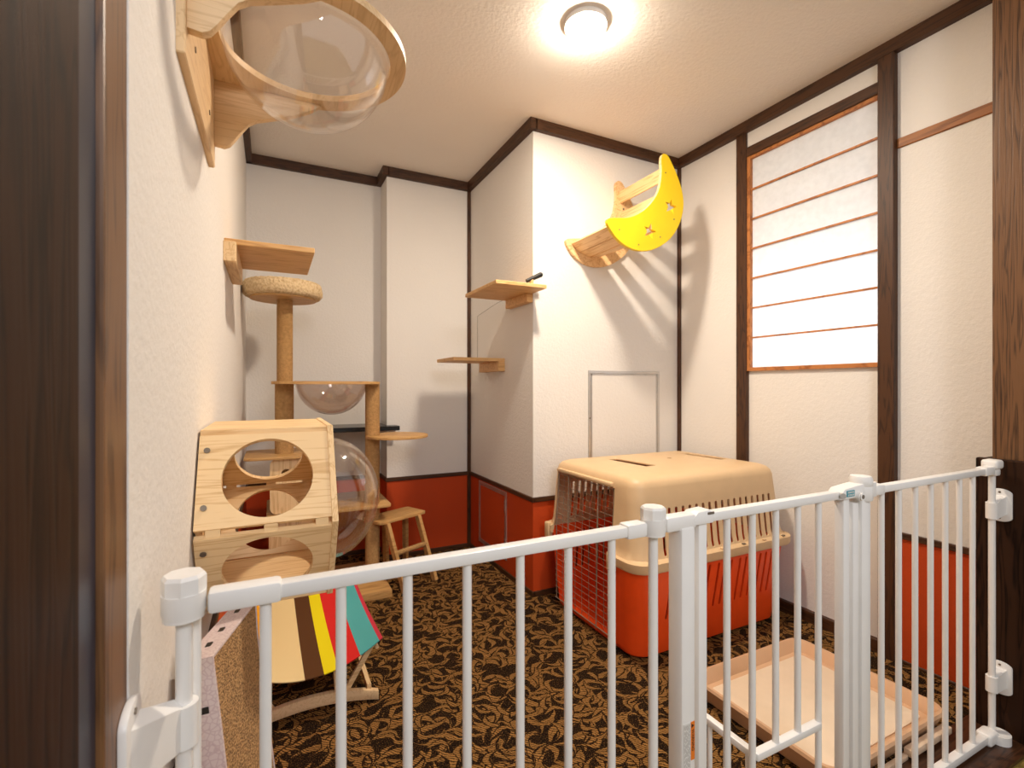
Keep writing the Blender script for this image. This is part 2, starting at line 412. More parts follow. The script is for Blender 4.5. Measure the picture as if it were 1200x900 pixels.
# ------------------------------------------------------------------ room
XL, XC, XR = -.130, 1.196, 2.194
YB, YP, XP, YC = 3.225, 3.041, .643, 2.169
ZC, ZD = 2.425, .505
YF = .60            # where the room opens to the hall
T = .12
def wall_panel(name, x0, x1, y0, y1, z0, z1, mat=WALL): return struct(name, box(BM(), x0, x1, y0, y1, z0, z1), mat)
# floor and hall floor
struct('floor', box(BM(), XL-.1, XR+.1, .755, YB+.1, -.08, 0), CARPET)
struct('trim_1', box(BM(), -.6, 2.4, .60, .755, -.08, .004), SILL)            # threshold
struct('floor_hall', box(BM(), -2.2, 3.2, -3.2, .60, -.08, -.006), TATAMI)
struct('ceiling', box(BM(), XL-.4, XR+.5, .30, YB+.2, ZC, ZC+.1), CEIL)
# walls: cream upper part and red-orange lower part as one wall object each with two materials
def two_tone(name, x0, x1, y0, y1, zt=ZC):
    bm = BM(); box(bm, x0, x1, y0, y1, 0, ZD-.02); box(bm, x0, x1, y0, y1, ZD-.02, zt)
    o = struct(name, bm, RED); o.data.materials.append(WALL)
    for p in o.data.polygons:
        if p.center.z > ZD-.021 and not (abs(p.normal.z) > .9 and p.center.z < ZD): p.material_index = 1
    return o
two_tone('wall_left', XL-T, XL, .617, YB)
two_tone('wall_back', XL-T, XP, YB, YB+T)
two_tone('wall_pillar', XP, XC+T, YP, YB+T)
two_tone('wall_closet', XC, XR+T, YC, YP+.05)
# right wall: piece beyond window, window bay, near piece
WY0, WY1, WZ0, WZ1 = 1.085, 1.700, 1.150, 2.255
struct('wall_right', box(BM(), XR, XR+T, WY1, YC+.05, 0, ZC), WALL)
bm = BM(); box(bm, XR+.012, XR+T, WY0-.03, WY1, 0, WZ0); box(bm, XR, XR+T, WY0-.03, WY1, WZ1, ZC)
struct('wall_window', bm, WALL)
two_tone('wall_right_near', XR, XR+T, .62, WY0-.03)
# crown trims
def crown(name, x0, x1, y0, y1, mat): return struct(name, box(BM(), x0, x1, y0, y1, ZC-.052, ZC+.002, .002, 1), mat)
p = .030
crown('trim_2', XL-.01, XL+p, .617, YB, DKY)
crown('trim_3', XL, XP-p, YB-p, YB+.01, DKX)
crown('trim_4', XP-p, XP+.01, YP-p, YB, DKY)
crown('trim_5', XP, XC-p, YP-p, YP+.01, DKX)
crown('trim_6', XC-p, XC+.01, YC-p, YP, DKY)
crown('trim_7', XC, XR, YC-p, YC+.01, DKX)
crown('trim_8', XR-p, XR+.01, .64, YC-p, DKY)
# dado rails
def dado(name, x0, x1, y0, y1, mat, z1=ZD, h=.024): return struct(name, box(BM(), x0, x1, y0, y1, z1-h, z1, .002, 1), mat)
q = .010
dado('trim_9', XL-.01, XL+q, .617, YB, DKY)
dado('trim_10', XL, XP, YB-q, YB+.01, DKX)
dado('trim_11', XP-q, XP+.01, YP-q, YB, DKY)
dado('trim_12', XP, XC, YP-q, YP+.01, DKX)
dado('trim_13', XC-q, XC+.01, YC-q, YP, DKY)
dado('trim_14', XC, XR, YC-q, YC+.01, DKX)
dado('trim_15', XR-q, XR+.01, .70, 1.036, DKY)
# baseboards
def base(name, x0, x1, y0, y1, mat, h=.026): return struct(name, box(BM(), x0, x1, y0, y1, -.01, h, .002, 1), mat)
base('baseboard_left', XL-.01, XL+.008, .76, YB, DKY)
base('baseboard_back', XL, XP, YB-.008, YB+.01, DKX)
base('baseboard_pillar', XP-.008, XC, YP-.008, YP+.01, DKX)
base('baseboard_closet_side', XC-.008, XC+.01, YC-.008, YP, DKY)
base('baseboard_closet_front', XC, XR, YC-.008, YC+.01, DKX)
base('baseboard_right', XR-.010, XR+.02, 1.09, YC, DKY, .05)
base('baseboard_right_near', XR-.006, XR+.01, .76, 1.036, DKY, .012)
# vertical posts
struct('trim_16', box(BM(), XC-.022, XC+.004, YP-.012, YP+.004, 0, ZC-.05, .002, 1), DKZ)
struct('trim_17', box(BM(), XR-.012, XR+.004, YC-.022, YC+.004, 0, ZC-.05, .002, 1), DKZ)
struct('trim_18', box(BM(), XR-.012, XR+.06, 1.698, 1.757, 0, ZC-.05, .002, 1), DKZ)
struct('trim_19', box(BM(), XR-.028, XR+.02, 1.030, 1.088, 0, ZC-.05, .003, 1), DKZ)
struct('trim_20', box(BM(), XR-.010, XR+.05, 1.088, 1.698, 2.248, 2.296, .002, 1), DKY)   # lintel
struct('trim_21', box(BM(), XR-.008, XR+.02, .70, 1.030, 1.999, 2.036, .002, 1), MIDY)    # rail near the big post
# big old post, its lower board, and beam above
struct('trim_22', box(BM(), 2.030, 2.33, .42, .697, -.01, 2.60, .004, 2), OLDZ)
struct('trim_23', box(BM(), 2.006, 2.030, .45, .728, 0, .846, .003, 1), OLDDARK)
struct('trim_24', box(BM(), 2.030, 2.20, .697, .735, 0, .840, .002, 1), OLDDARK)
# left post, groove and sliding door edge
struct('trim_25', box(BM(), -.30, -.131, .540, .617, -.01, 2.6, .003, 2), SHEENZ)
struct('trim_26', box(BM(), -.30, -.137, .480, .540, -.01, 2.6), GROOVE)
struct('trim_27', box(BM(), -.30, -.131, .20, .480, -.01, 2.6, .003, 2), OLDDARK)

# shoji window
w = bpy.data.objects.new('window_1', None); COL.objects.link(w); w['kind'] = 'structure'; w.location = (XR, 1.39, WZ0)
bm = BM()
box(bm, XR-.004, XR+.028, WY0, 1.698, WZ0, WZ0+.018)
box(bm, XR-.002, XR+.028, WY0, 1.698, 2.234, 2.250)
box(bm, XR-.004, XR+.026, 1.680, 1.698, WZ0, 2.25)
box(bm, XR-.004, XR+.026, 1.070, 1.090, WZ0, 2.25)
link('window_frame', bm, SHO, w)
bm = BM()
for k in range(6): z = 2.078-k*.1515; box(bm, XR+.004, XR+.014, 1.088, 1.682, z-.004, z+.004)
link('lattice', bm, SHO, w)
bm = BM(); box(bm, XR+.015, XR+.0158, 1.088, 1.682, WZ0+.015, 2.236); link('paper_pane', bm, PAPER, w)

# access hatches
def hatch(name, axis, a0, a1, z0, z1, face, mat, hinge=False):
    d = bpy.data.objects.new(name, None); COL.objects.link(d); d['kind'] = 'structure'
    d.location = (a0, face, z0) if axis == 'y' else (face, a0, z0)
    fw = .016
    def B(bm, u0, u1, w0, w1, t0, t1, bev=0):
        if axis == 'y': box(bm, u0, u1, face-t1, face-t0, w0, w1, bev, 1)
        else: box(bm, face-t1, face-t0, u0, u1, w0, w1, bev, 1)
    bm = BM()
    B(bm, a0, a1, z1-fw, z1, -.004, .006, .001); B(bm, a0, a1, z0, z0+fw, -.004, .006, .001)
    B(bm, a0, a0+fw, z0+fw, z1-fw, -.004, .006, .001); B(bm, a1-fw, a1, z0+fw, z1-fw, -.004, .006, .001)
    link('hatch_frame', bm, ALU, d)
    bm = BM(); g = fw+.003
    B(bm, a0+g, a1-g, z0+g, z0+g+.006, -.002, .005); B(bm, a0+g, a1-g, z1-g-.006, z1-g, -.002, .005)
    B(bm, a0+g, a0+g+.006, z0+g, z1-g, -.002, .005); B(bm, a1-g-.006, a1-g, z0+g, z1-g, -.002, .005)
    link('panel_edge', bm, ALU, d)
    bm = BM(); B(bm, a0+g+.006, a1-g-.006, z0+g+.006, z1-g-.006, -.003, .003); link('hatch_panel', bm, mat, d)
    if hinge:
        for zz in (z0+.06, z1-.11):
            bm = BM(); B(bm, a0+.004, a0+.018, zz, zz+.06, .006, .010); link('hinge', bm, ALU, d)
    else:
        bm = BM(); cyl(bm, (a0+.008, face-.008, z0+.32), (a0+.008, face-.004, z0+.32), .004, seg=12); link('latch_button', bm, SCREW, d)
    return d
hatch('door_1', 'y', 1.535, 2.038, .58, 1.158, YC, WALL)
hatch('door_2', 'x', 2.475, 2.880, .085, .472, XC, RED, True)

# ------------------------------------------------------------------ ceiling lamp
t = thing('ceiling_lamp', 'small round ceiling lamp with a glowing white dome', 'lamp', (1.048, 1.495, ZC))
link('lamp_ring', lathe(BM(), [(.001, 0), (.078, 0), (.078, -.018), (.066, -.022), (.001, -.022)], (1.048, 1.495, ZC)), WPLA, t, 40)
link('lamp_dome', lathe(BM(), [(.064, -.0215), (.062, -.035), (.052, -.048), (.032, -.057), (0, -.060)], (1.048, 1.495, ZC)), BULB, t, 60)

# ------------------------------------------------------------------ safety gate (along y = .67)
GY = .67
G = thing('safety_gate', 'white metal barred pet gate stretched across the room opening', 'gate', (.93, GY, 0))
def bar(parent, x, z0, z1, r=.0068, y=GY): return link('bar', cyl(BM(), (x, y, z0), (x, y, z1), r, seg=16), WHITE, parent, 40)
def rail(bm, x0, x1, z0, z1, wy=.022, bev=.003, y=GY): return box(bm, x0, x1, y-wy/2, y+wy/2, z0, z1, bev)
def sleeve(parent, x0, x1):
    return link('rail_sleeve', rail(BM(), x0, x1, .806, .832, .028, .005), WPLA, parent, 40)
def cap(x, r=.0235, oct_=False):
    bm = BM()
    if oct_:
        lathe(bm, [(0, .855), (r*.88, .855), (r, .851), (r, .834), (0, .834)], (x, GY, 0), seg=8)
        cp = link('joint_cap', bm, WPLA, G, 20)
        link('cap_collar', lathe(BM(), [(0, .834), (r*.99, .834), (r*.99, .812), (r*.93, .808), (r*.93, .804), (0, .804)], (x, GY, 0), seg=36), WPLA, cp, 35)
        return cp
    lathe(bm, [(0, .857), (r*.86, .857), (r, .850), (r, .836), (r*.965, .8345), (r, .833), (r, .803), (r*.93, .800), (0, .800)], (x, GY, 0), seg=36)
    return link('joint_cap', bm, WPLA, G, 35)
# left panel
PL = link('gate_panel', rail(BM(), -.012, .560, .810, .828), WHITE, G, 30)
link('bottom_rail', rail(BM(), -.090, .690, .012, .034), WHITE, PL, 30)
for k in range(7): bar(PL, -.006+.0882*k, .030, .812)
sleeve(PL, -.066, .012); sleeve(PL, .548, .592)
for x in (-.090, .616):
    link('post_tube', cyl(BM(), (x, GY, .012), (x, GY, .806), .0085, seg=20), WHITE, G, 40)
link('post_tube', cyl(BM(), (-.081, GY+.020, .02), (-.081, GY+.020, .812), .006, seg=14), WHITE, G, 40)
cap(-.090, .0225, True); cap(.616, .0225, True)
# frame posts of the doorway
link('frame_post', box(BM(), .668, .702, GY-.018, GY+.018, .0, .812, .005), WHITE, G, 30)
link('rail_sleeve', rail(BM(), .636, .710, .806, .834, .030, .006), WPLA, G, 35)
fp = link('frame_post', box(BM(), 1.238, 1.276, GY-.017, GY+.017, 0, .81, .005), WHITE, G, 30)
link('frame_post', box(BM(), 1.208, 1.232, GY-.014, GY+.014, 0, .80, .004), WHITE, G, 30)
link('floor_rail', rail(BM(), .69, 1.25, .004, .022, .030), WHITE, G, 30)
# warning label on the post
lb = link('warning_label', box(BM(), .6895, .6985, GY-.0188, GY-.0178, .385, .455), ORLAB, G)
bm = BM()
prism(bm, [(.6905, .4445), (.6905, .4515), (.6970, .4480)], 'y', GY-.0194, GY-.0187); link('warning_triangle', bm, LABTXT, lb)
cu = bpy.data.curves.new('lettering', 'FONT'); cu.body = 'WARNING'; cu.size = .0082; cu.extrude = .0002
to = bpy.data.objects.new('lettering', cu); COL.objects.link(to)
to.rotation_euler = (pi/2, pi/2, 0); to.location = (.6915, GY-.0190, .441)
bpy.context.view_layer.update()
me = bpy.data.meshes.new_from_object(to.evaluated_get(bpy.context.evaluated_depsgraph_get())); mw = to.matrix_world.copy()
me.transform(mw); bpy.data.objects.remove(to); bpy.data.curves.remove(cu)
to = bpy.data.objects.new('lettering', me); COL.objects.link(to); me.materials.clear(); me.materials.append(LABTXT); to.parent = lb
bm = BM(); box(bm, .6715, .6885, GY-.0186, GY-.0179, .24, .455); lw_ = link('instruction_label', bm, LABW, G)
bm = BM()
for k in range(7):
    x = .6730+.0022*k; z = .452
    while z > .25:
        L = random.uniform(.004, .014); box(bm, x, x+.0008, GY-.0189, GY-.0185, max(z-L, .245), z); z -= L+.003
link('fine_print', bm, LABG, lw_)
# gate door
GD = link('gate_door', BM(), WHITE, G)
bm = bmesh.new()
rail(bm, .722, 1.205, .812, .830)
bm.to_mesh(GD.data); bm.free(); shade(GD.data, 30)
link('bottom_rail', rail(BM(), .722, 1.205, .026, .044), WHITE, GD, 30)
link('stile', box(BM(), .718, .740, GY-.011, GY+.011, .03, .812, .003), WHITE, GD, 30)
link('stile', box(BM(), 1.176, 1.200, GY-.011, GY+.011, .03, .812, .003), WHITE, GD, 30)
link('opening_rail', rail(BM(), .886, 1.100, .306, .322, .018, .003), WHITE, GD, 30)
for x, z0 in ((.806, .04), (.880, .04), (.953, .318), (1.026, .318), (1.099, .04)): bar(GD, x, z0, .814)
bm = BM(); prism(bm, [(.700, .812), (.700, .826), (.712, .836), (.742, .838), (.752, .832), (.752, .812)], 'y', GY-.016, GY+.016, .003)
link('hinge_cover', bm, WPLA, GD, 35)
bm = BM(); box(bm, .735, .752, GY-.0172, GY-.0155, .829, .834, .001); link('hinge_pin', bm, SCREW, GD)
# pet door, swung open 90 degrees into the room
PD = link('pet_door', BM(), WHITE, GD)
bm = bmesh.new(); X0 = .889
box(bm, X0-.008, X0+.008, GY+.010, .872, .306, .322, .003); box(bm, X0-.008, X0+.008, GY+.010, .872, .045, .061, .003)
cyl(bm, (X0, GY+.016, .05), (X0, GY+.016, .31), .006, seg=14)
for y in (.735, .785, .860): cyl(bm, (X0, y, .05), (X0, y, .31), .0055, seg=14)
bm.to_mesh(PD.data); bm.free(); shade(PD.data, 40)
link('hinge', cyl(BM(), (X0, GY+.009, .285), (X0, GY+.009, .31), .006, seg=14), ALU, GD, 40)
# latch housing
bm = BM(); prism(bm, [(1.158, .812), (1.160, .826), (1.172, .836), (1.215, .840), (1.245, .842), (1.300, .842), (1.300, .806), (1.225, .806), (1.215, .812)], 'y', GY-.017, GY+.017, .003)
LH = link('latch_housing', bm, WPLA, G, 35)
tl = link('teal_label', box(BM(), 1.176, 1.206, GY-.0182, GY-.0168, .818, .832), TEAL, LH)
bm = BM()
for k in range(6): box(bm, 1.179+.004*k, 1.1815+.004*k, GY-.0188, GY-.0180, .826, .830)
for k in range(5): box(bm, 1.180+.005*k, 1.183+.005*k, GY-.0188, GY-.0180, .820, .8235)
link('label_marks', bm, LABW, tl)
bm = BM(); cyl(bm, (1.222, GY-.024, .816), (1.222, GY-.016, .816), .0105, seg=28); cyl(bm, (1.222, GY-.0275, .816), (1.222, GY-.024, .816), .009, .0075, seg=28)
lk = link('lock_button', bm, WPLA, LH, 35)
link('lock_hole', cyl(BM(), (1.222, GY-.0285, .816), (1.222, GY-.0272, .816), .0048, seg=16), SCREW, lk, 35)
link('metal_clip', cyl(BM(), (1.160, GY-.019, .822), (1.166, GY-.010, .822), .0065, seg=14), ALU, LH, 35)
cap(1.264, .0245)
# right panel
PR = link('gate_panel', rail(BM(), 1.30, 1.930, .810, .828), WHITE, G, 30)
link('bottom_rail', rail(BM(), 1.276, 1.905, .012, .034), WHITE, PR, 30)
for k in range(7): bar(PR, 1.352+.0793*k, .030, .812)
sleeve(PR, 1.292, 1.345); sleeve(PR, 1.880, 1.938)
link('post_tube', cyl(BM(), (1.952, GY, .012), (1.952, GY, .812), .0085, seg=20), WHITE, G, 40)
bm = BM(); box(bm, 1.930, 1.978, GY-.020, GY+.020, .822, .850, .008, 3); box(bm, 1.936, 1.970, GY-.015, GY+.015, .802, .824, .005)
link('joint_cap', bm, WPLA, G, 35)
# foot piece right
bm = BM(); box(bm, 1.896, 1.950, GY-.018, GY+.020, .004, .040, .008, 3); cyl(bm, (1.962, GY-.012, .0), (1.962, GY-.012, .030), .028, seg=28)
link('end_foot', bm, WPLA, G, 35)
# wall brackets
def bracket(px, wx, zc, zt, zb, y0, y1, ph, sgn):
    """holder: ring round the post tube, wedge arm and rounded wall plate"""
    bm = BM()
    pts = []
    for k in range(13):
        a = pi*k/12; pts.append((cos(a)*(y1-y0)/2+(y0+y1)/2, zc+ph*.72+ph*.28*sin(a)))
    for k in range(13):
        a = pi+pi*k/12; pts.append((cos(a)*(y1-y0)/2+(y0+y1)/2, zc-ph*.72+ph*.28*sin(a)))
    prism(bm, pts, 'x', wx, wx+sgn*.008, .002)
    o = link('wall_bracket', bm, WPLA, G, 40)
    bm = BM()
    # wedge: wall side rectangle -> post side rectangle
    ym = (y0+y1)/2; hw = (y1-y0)/2*.62
    A = [(wx+sgn*.006, ym-hw, zc+ph*.62), (wx+sgn*.006, ym+hw, zc+ph*.62), (wx+sgn*.006, ym+hw, zc-ph*.50), (wx+sgn*.006, ym-hw, zc-ph*.50)]
    B = [(px, GY-.012, zt), (px, GY+.012, zt), (px, GY+.012, zb), (px, GY-.012, zb)]
    loft(bm, [A, B], True, True)
    cyl(bm, (px, GY, zb), (px, GY, zt), .0145, seg=24)
    link('bracket_arm', bm, WPLA, o, 40)
    for zz in (zc+ph*.80, zc-ph*.78): link('screw', cyl(BM(), (wx+sgn*.007, ym, zz), (wx+sgn*.0095, ym, zz), .0032, seg=12), SCREW, o, 40)
bracket(-.090, -.131, .700, .706, .658, .577, .637, .054, 1)
bracket(1.952, 2.005, .708, .720, .672, .640, .695, .050, -1)
bracket(1.952, 2.005, .180, .196, .150, .640, .695, .050, -1)

# ------------------------------------------------------------------ pet carrier
C = thing('pet_carrier', 'large beige and orange plastic dog crate with a wire door', 'pet carrier', (1.68, 1.76, 0))
def lp(x0, x1, y0, y1, z, r): return [(x, y, z) for x, y in rrect(x0, x1, y0, y1, r)]
# upper shell
up = [lp(1.232, 2.150, 1.418, 2.122, .392, .07), lp(1.238, 2.135, 1.432, 2.108, .400, .07), lp(1.244, 2.125, 1.440, 2.100, .43, .07), lp(1.254, 2.104, 1.458, 2.082, .60, .060),
      lp(1.258, 2.098, 1.464, 2.074, .670, .060), lp(1.263, 2.092, 1.470, 2.068, .688, .058), lp(1.274, 2.080, 1.482, 2.056, .702, .055), lp(1.294, 2.060, 1.502, 2.036, .710, .05), lp(1.34, 2.01, 1.55, 1.98, .715, .04), lp(1.42, 1.93, 1.63, 1.90, .718, .03)]
o = link('upper_shell', loft(BM(), up, False, True), BEIGE, C)
md = o.modifiers.new('s', 'SOLIDIFY'); md.thickness = .005; md.offset = -1; bake(o)
def slot(x, y, z0, z1, w, d, skew=0):
    bm = BM(); r = w/2; pts = []
    for k in range(7): a = pi*k/6; pts.append((x+skew+r*cos(a), z1-r+r*sin(a)))
    for k in range(7): a = pi+pi*k/6; pts.append((x+r*cos(a), z0+r+r*sin(a)))
    return prism(bm, pts, 'y', y-d, y+d)
cs = []
allc = BM()
def merge(dst, src):
    me = bpy.data.meshes.new('t'); src.to_mesh(me); src.free(); dst.from_mesh(me); bpy.data.meshes.remove(me)
for k in range(18):
    x = 1.385+.0375*k
    for y in (1.45, 2.09): merge(allc, slot(x, y, 0.405, .588, .015, .05))
cs.append(allc)
# door opening
def door_prism(x0, x1, zb, zt, ya, yb, yc, yd):
    bm = BM(); prism(bm, [(ya, zb), (yb, zb), (yd, zt), (yc, zt)], 'x', x0, x1); return bm
cs.append(door_prism(1.20, 1.30, .03, .655, 1.590, 2.058, 1.590, 2.030))
# rear end slots
al2 = BM()
for k in range(7):
    bm2 = BM(); y = 1.60+.05*k; box(bm2, 2.05, 2.2, y-.009, y+.009, .45, .60, .006, 1); merge(al2, bm2)
cs.append(al2)
# handle recesses
al3 = BM()
for x in (1.50, 1.97):
    b2 = BM(); prism(b2, [(x-.016, 1.66), (x+.046, 1.66), (x+.014, 1.90), (x-.036, 1.90)], 'z', .700, .74); merge(al3, b2)
cyl(al3, (1.76, 1.80, .69), (1.76, 1.80, .74), .013, seg=16)
cs.append(al3)
cut(o, cs); shade(o.data, 32)
# handles dropped into the recesses
for x in (1.50, 1.97):
    b2 = BM(); prism(b2, [(x-.026, 1.65), (x+.056, 1.65), (x+.024, 1.91), (x-.046, 1.91)], 'z', .676, .688); link('handle_recess', b2, BEIGE, C)
# rim lip
bm = BM(); loft(bm, [lp(1.226, 2.156, 1.412, 2.128, .356, .075), lp(1.222, 2.160, 1.408, 2.132, .362, .078), lp(1.222, 2.160, 1.408, 2.132, .392, .078), lp(1.240, 2.142, 1.426, 2.114, .398, .07), lp(1.244, 2.138, 1.430, 2.110, .392, .07), lp(1.240, 2.142, 1.426, 2.114, .356, .07), lp(1.226, 2.156, 1.412, 2.128, .356, .075)])
bmesh.ops.remove_doubles(bm, verts=bm.verts, dist=1e-5)
o = link('rim', bm, BEIGE, C); cut(o, [door_prism(1.18, 1.30, .03, .655, 1.590, 2.052, 1.590, 2.030)]); shade(o.data, 40)
# lower tub
lo = [lp(1.300, 2.060, 1.510, 2.020, .0, .05), lp(1.275, 2.080, 1.480, 2.050, .003, .06), lp(1.262, 2.095, 1.462, 2.066, .016, .07), lp(1.256, 2.100, 1.458, 2.072, .04, .075), lp(1.240, 2.130, 1.436, 2.100, .33, .075), lp(1.236, 2.140, 1.430, 2.108, .37, .075)]
o = link('lower_tub', loft(BM(), lo, True, False), ORANGE, C)
md = o.modifiers.new('s', 'SOLIDIFY'); md.thickness = .005; md.offset = -1; bake(o)
allc = BM()
for g0 in (1.40, 1.53, 1.66, 1.79, 1.92):
    for k in range(3):
        for y in (1.455, 2.08): merge(allc, slot(g0+.038*k, y, .150, .335, .013, .05, .022))
cut(o, [allc, door_prism(1.20, 1.31, .038, .655, 1.590, 2.048, 1.590, 2.030)]); shade(o.data, 32)
# door
D = link('wire_door', BM(), WIRE, C)
bm = bmesh.new()
def dx(z): return 1.247 if z < .39 else 1.247+.010*(z-.39)/.27
dz0, dz1 = .045, .648
ys = [1.600+.0535*k for k in range(9)]
for y in ys:
    cyl(bm, (1.250, y, dz0), (1.249, min(y, 2.040), .39), .0010 if y not in (ys[0], ys[-1]) else .0022, seg=6, cap=False)
    cyl(bm, (1.249, min(y, 2.040), .39), (1.262, min(y, 2.022), dz1), .0010 if y not in (ys[0], ys[-1]) else .0022, seg=6, cap=False)
nz = 22
for k in range(nz+1):
    z = dz0+(dz1-dz0)*k/nz; x = dx(z)-.0015+(.004 if z > .39 else 0); ye = 2.032 if z < .4 else 2.032-.02*(z-.4)/.25
    cyl(bm, (x, 1.600, z), (x, ye, z), .0009 if 0 < k < nz else .0022, seg=6, cap=False)
bm.to_mesh(D.data); bm.free()
for y in (1.70, 1.93):
    link('door_rod', cyl(BM(), (1.244, y, .04), (1.256, y, .655), .0025, seg=8), WIRE, D, 40)
# clips on both sides of the door
for y in (1.572, 2.066):
    bm = BM(); box(bm, 1.212, 1.240, y-.018, y+.018, .330, .405, .006); link('clip', bm, BEIGE, C, 40)
for k in range(6):
    x = 1.42+.13*k
    bm = BM(); box(bm, x-.008, x+.008, 1.413, 1.424, .3965, .4015, .001, 1); link('rim_catch', bm, SCREW if k % 2 else BEIGE, C)
# small top clip above the door
bm = BM(); box(bm, 1.244, 1.275, 1.60, 2.02, .658, .676, .006); link('door_lintel', bm, BEIGE, C, 40)

# ------------------------------------------------------------------ toilet tray
TR = thing('pet_toilet_tray', 'shallow tan pet toilet tray with a pale pad, on carpet behind gate', 'tray', (1.59, 1.0, 0))
def l2(i, z, r): return [(x, y, z) for x, y in rrect(1.305+i, 1.892-i, .750+i, 1.243-i, r)]
bm = BM(); loft(bm, [l2(.020, .004, .03), l2(.0, .052, .05), l2(-.004, .060, .052), l2(.0, .068, .05), l2(.008, .069, .045), l2(.018, .056, .04), l2(.030, .030, .03), l2(.062, .024, .02)], True, True)
link('tray_rim', bm, TRAYM, TR, 40)
bm = BM(); loft(bm, [l2(.050, .022, .02), l2(.048, .030, .02), l2(.054, .033, .018)], True, True); link('pad', bm, PADM, TR, 40)
bm = BM(); box(bm, 1.63, 1.858, .728, .752, .012, .034, .004); box(bm, 1.40, 1.63, .738, .752, .004, .018, .003); link('base_lip', bm, TRAYL, TR, 40)
for x, y in ((1.36, .80), (1.84, .80), (1.36, 1.19), (1.84, 1.19)): link('foot', cyl(BM(), (x, y, 0), (x, y, .01), .012, seg=12), TRAYL, TR)

# ------------------------------------------------------------------ moon shelf on the closet wall
MS = thing('moon_shelf', 'yellow crescent moon cat shelf with star cutouts on closet wall', 'cat shelf', (1.6, YC, 1.72))
moon = [(1.713, 2.205), (1.729, 2.215), (1.752, 2.209), (1.774, 2.18), (1.797, 2.147), (1.825, 2.101), (1.848, 2.046), (1.857, 1.992), (1.848, 1.93), (1.82, 1.866), (1.774, 1.805), (1.707, 1.756), (1.637, 1.725), (1.563, 1.715), (1.497, 1.725), (1.441, 1.752), (1.402, 1.79), (1.382, 1.820), (1.380, 1.835), (1.390, 1.846), (1.436, 1.853), (1.486, 1.86), (1.522, 1.871), (1.558, 1.888), (1.61, 1.922), (1.658, 1.971), (1.694, 2.027), (1.707, 2.083), (1.710, 2.134), (1.705, 2.178)]
def smooth_poly(P, it=2):
    for _ in range(it):
        Q = []
        for i in range(len(P)):
            a, b = P[i], P[(i+1) % len(P)]
            Q += [(.75*a[0]+.25*b[0], .75*a[1]+.25*b[1]), (.25*a[0]+.75*b[0], .25*a[1]+.75*b[1])]
        P = Q
    return P
mp_ = smooth_poly(moon)
def star(cx, cz, r, rot=0):
    return [(cx+(r if k % 2 == 0 else r*.42)*sin(rot+pi*k/5), cz+(r if k % 2 == 0 else r*.42)*cos(rot+pi*k/5)) for k in range(10)]
def stars():
    s = BM(); 
    for cx, cz, a in ((1.769, 1.960, .15), (1.634, 1.819, .2)):
        b2 = BM(); prism(b2, star(cx, cz, .040, a), 'y', 1.7, 2.3); merge(s, b2)
    return s
o = link('moon_panel', prism(BM(), mp_, 'y', 1.800, 1.818, .0015), BIRCH, MS); cut(o, [stars()])
o.data.materials.clear(); o.data.materials.append(YEL)
o.data.materials.append(BIRCH)
for p_ in o.data.polygons: p_.material_index = 0
o['label'] = 'yellow painted crescent front'
# inner concave edge stays bare birch
for p_ in o.data.polygons:
    if abs(p_.normal.y) < .5 and p_.normal.x < -.05 and p_.center.x < 1.715 and p_.center.z > 1.84: p_.material_index = 1
o2 = link('back_panel', prism(BM(), mp_, 'y', 2.150, 2.168, .0015), SLATW, MS)
# slats along the crescent's middle
mid = [(1.425, 1.812), (1.492, 1.775), (1.565, 1.762), (1.642, 1.782), (1.708, 1.825), (1.752, 1.885), (1.782, 1.952), (1.785, 2.022), (1.765, 2.090), (1.745, 2.150)]
sl = [(1.445, 1.808, -38), (1.502, 1.780, -14), (1.570, 1.776, 8), (1.660, 1.812, 38), (1.728, 1.905, 62), (1.752, 2.010, 84), (1.738, 2.120, 105)]
for x, z, a in sl:
    d = Vector((cos(radians(a)), 0, sin(radians(a)))); n = Vector((-d.z, 0, d.x))
    bm = BM(); beam(bm, (x, 1.816, z), (x, 2.152, z), .062, .014, up=tuple(n), bev=.0015); link('slat', bm, SLATW, MS)
for x, z in ((1.735, 2.12), (1.700, 1.80), (1.450, 1.80), (1.790, 1.90), (1.565, 1.745)):
    link('screw', cyl(BM(), (x, 1.7985, z), (x, 1.802, z), .0035, seg=10), SCREW, MS)
for x, z in ((1.735, 2.15), (1.76, 2.06), (1.46, 1.80)):
    link('screw', cyl(BM(), (x, 2.147, z), (x, 2.152, z), .005, seg=10), SCREW, MS)

# ------------------------------------------------------------------ plank shelves
s1 = thing('wall_shelf', 'upper pale wooden cat step on closet corner, black toy handle on it', 'shelf', (1.19, 2.24, 1.55), 0, 'cat steps on the closet wall')
link('board', box(BM(), .925, 1.196, 2.030, 2.425, 1.545, 1.563, .002, 1), SHELFW, s1)
link('bracket', box(BM(), 1.160, 1.196, 2.170, 2.42, 1.500, 1.545, .002, 1), SHELFW, s1)
s2 = thing('wall_shelf', 'lower pale wooden cat step by the dark corner post', 'shelf', (1.19, 2.7, 1.22), 0, 'cat steps on the closet wall')
link('board', box(BM(), .885, 1.196, 2.500, 2.790, 1.213, 1.232, .002, 1), SHELFW, s2)
link('bracket', box(BM(), 1.155, 1.196, 2.500, 2.79, 1.158, 1.213, .002, 1), SHELFW, s2)
bm = BM(); lathe(bm, [(0, 0), (.012, 0), (.012, .006), (.006, .012), (0, .013)], (1.150, 2.70, 1.232), 16); link('knob', bm, BLACK, s2, 40)
s3 = thing('wall_shelf', 'pale wooden plank shelf on left wall above the plush basket', 'shelf', (XL, 1.9, 1.5))
link('board', box(BM(), XL, .130, 1.735, 2.090, 1.513, 1.530, .002, 1), SHELFW, s3)
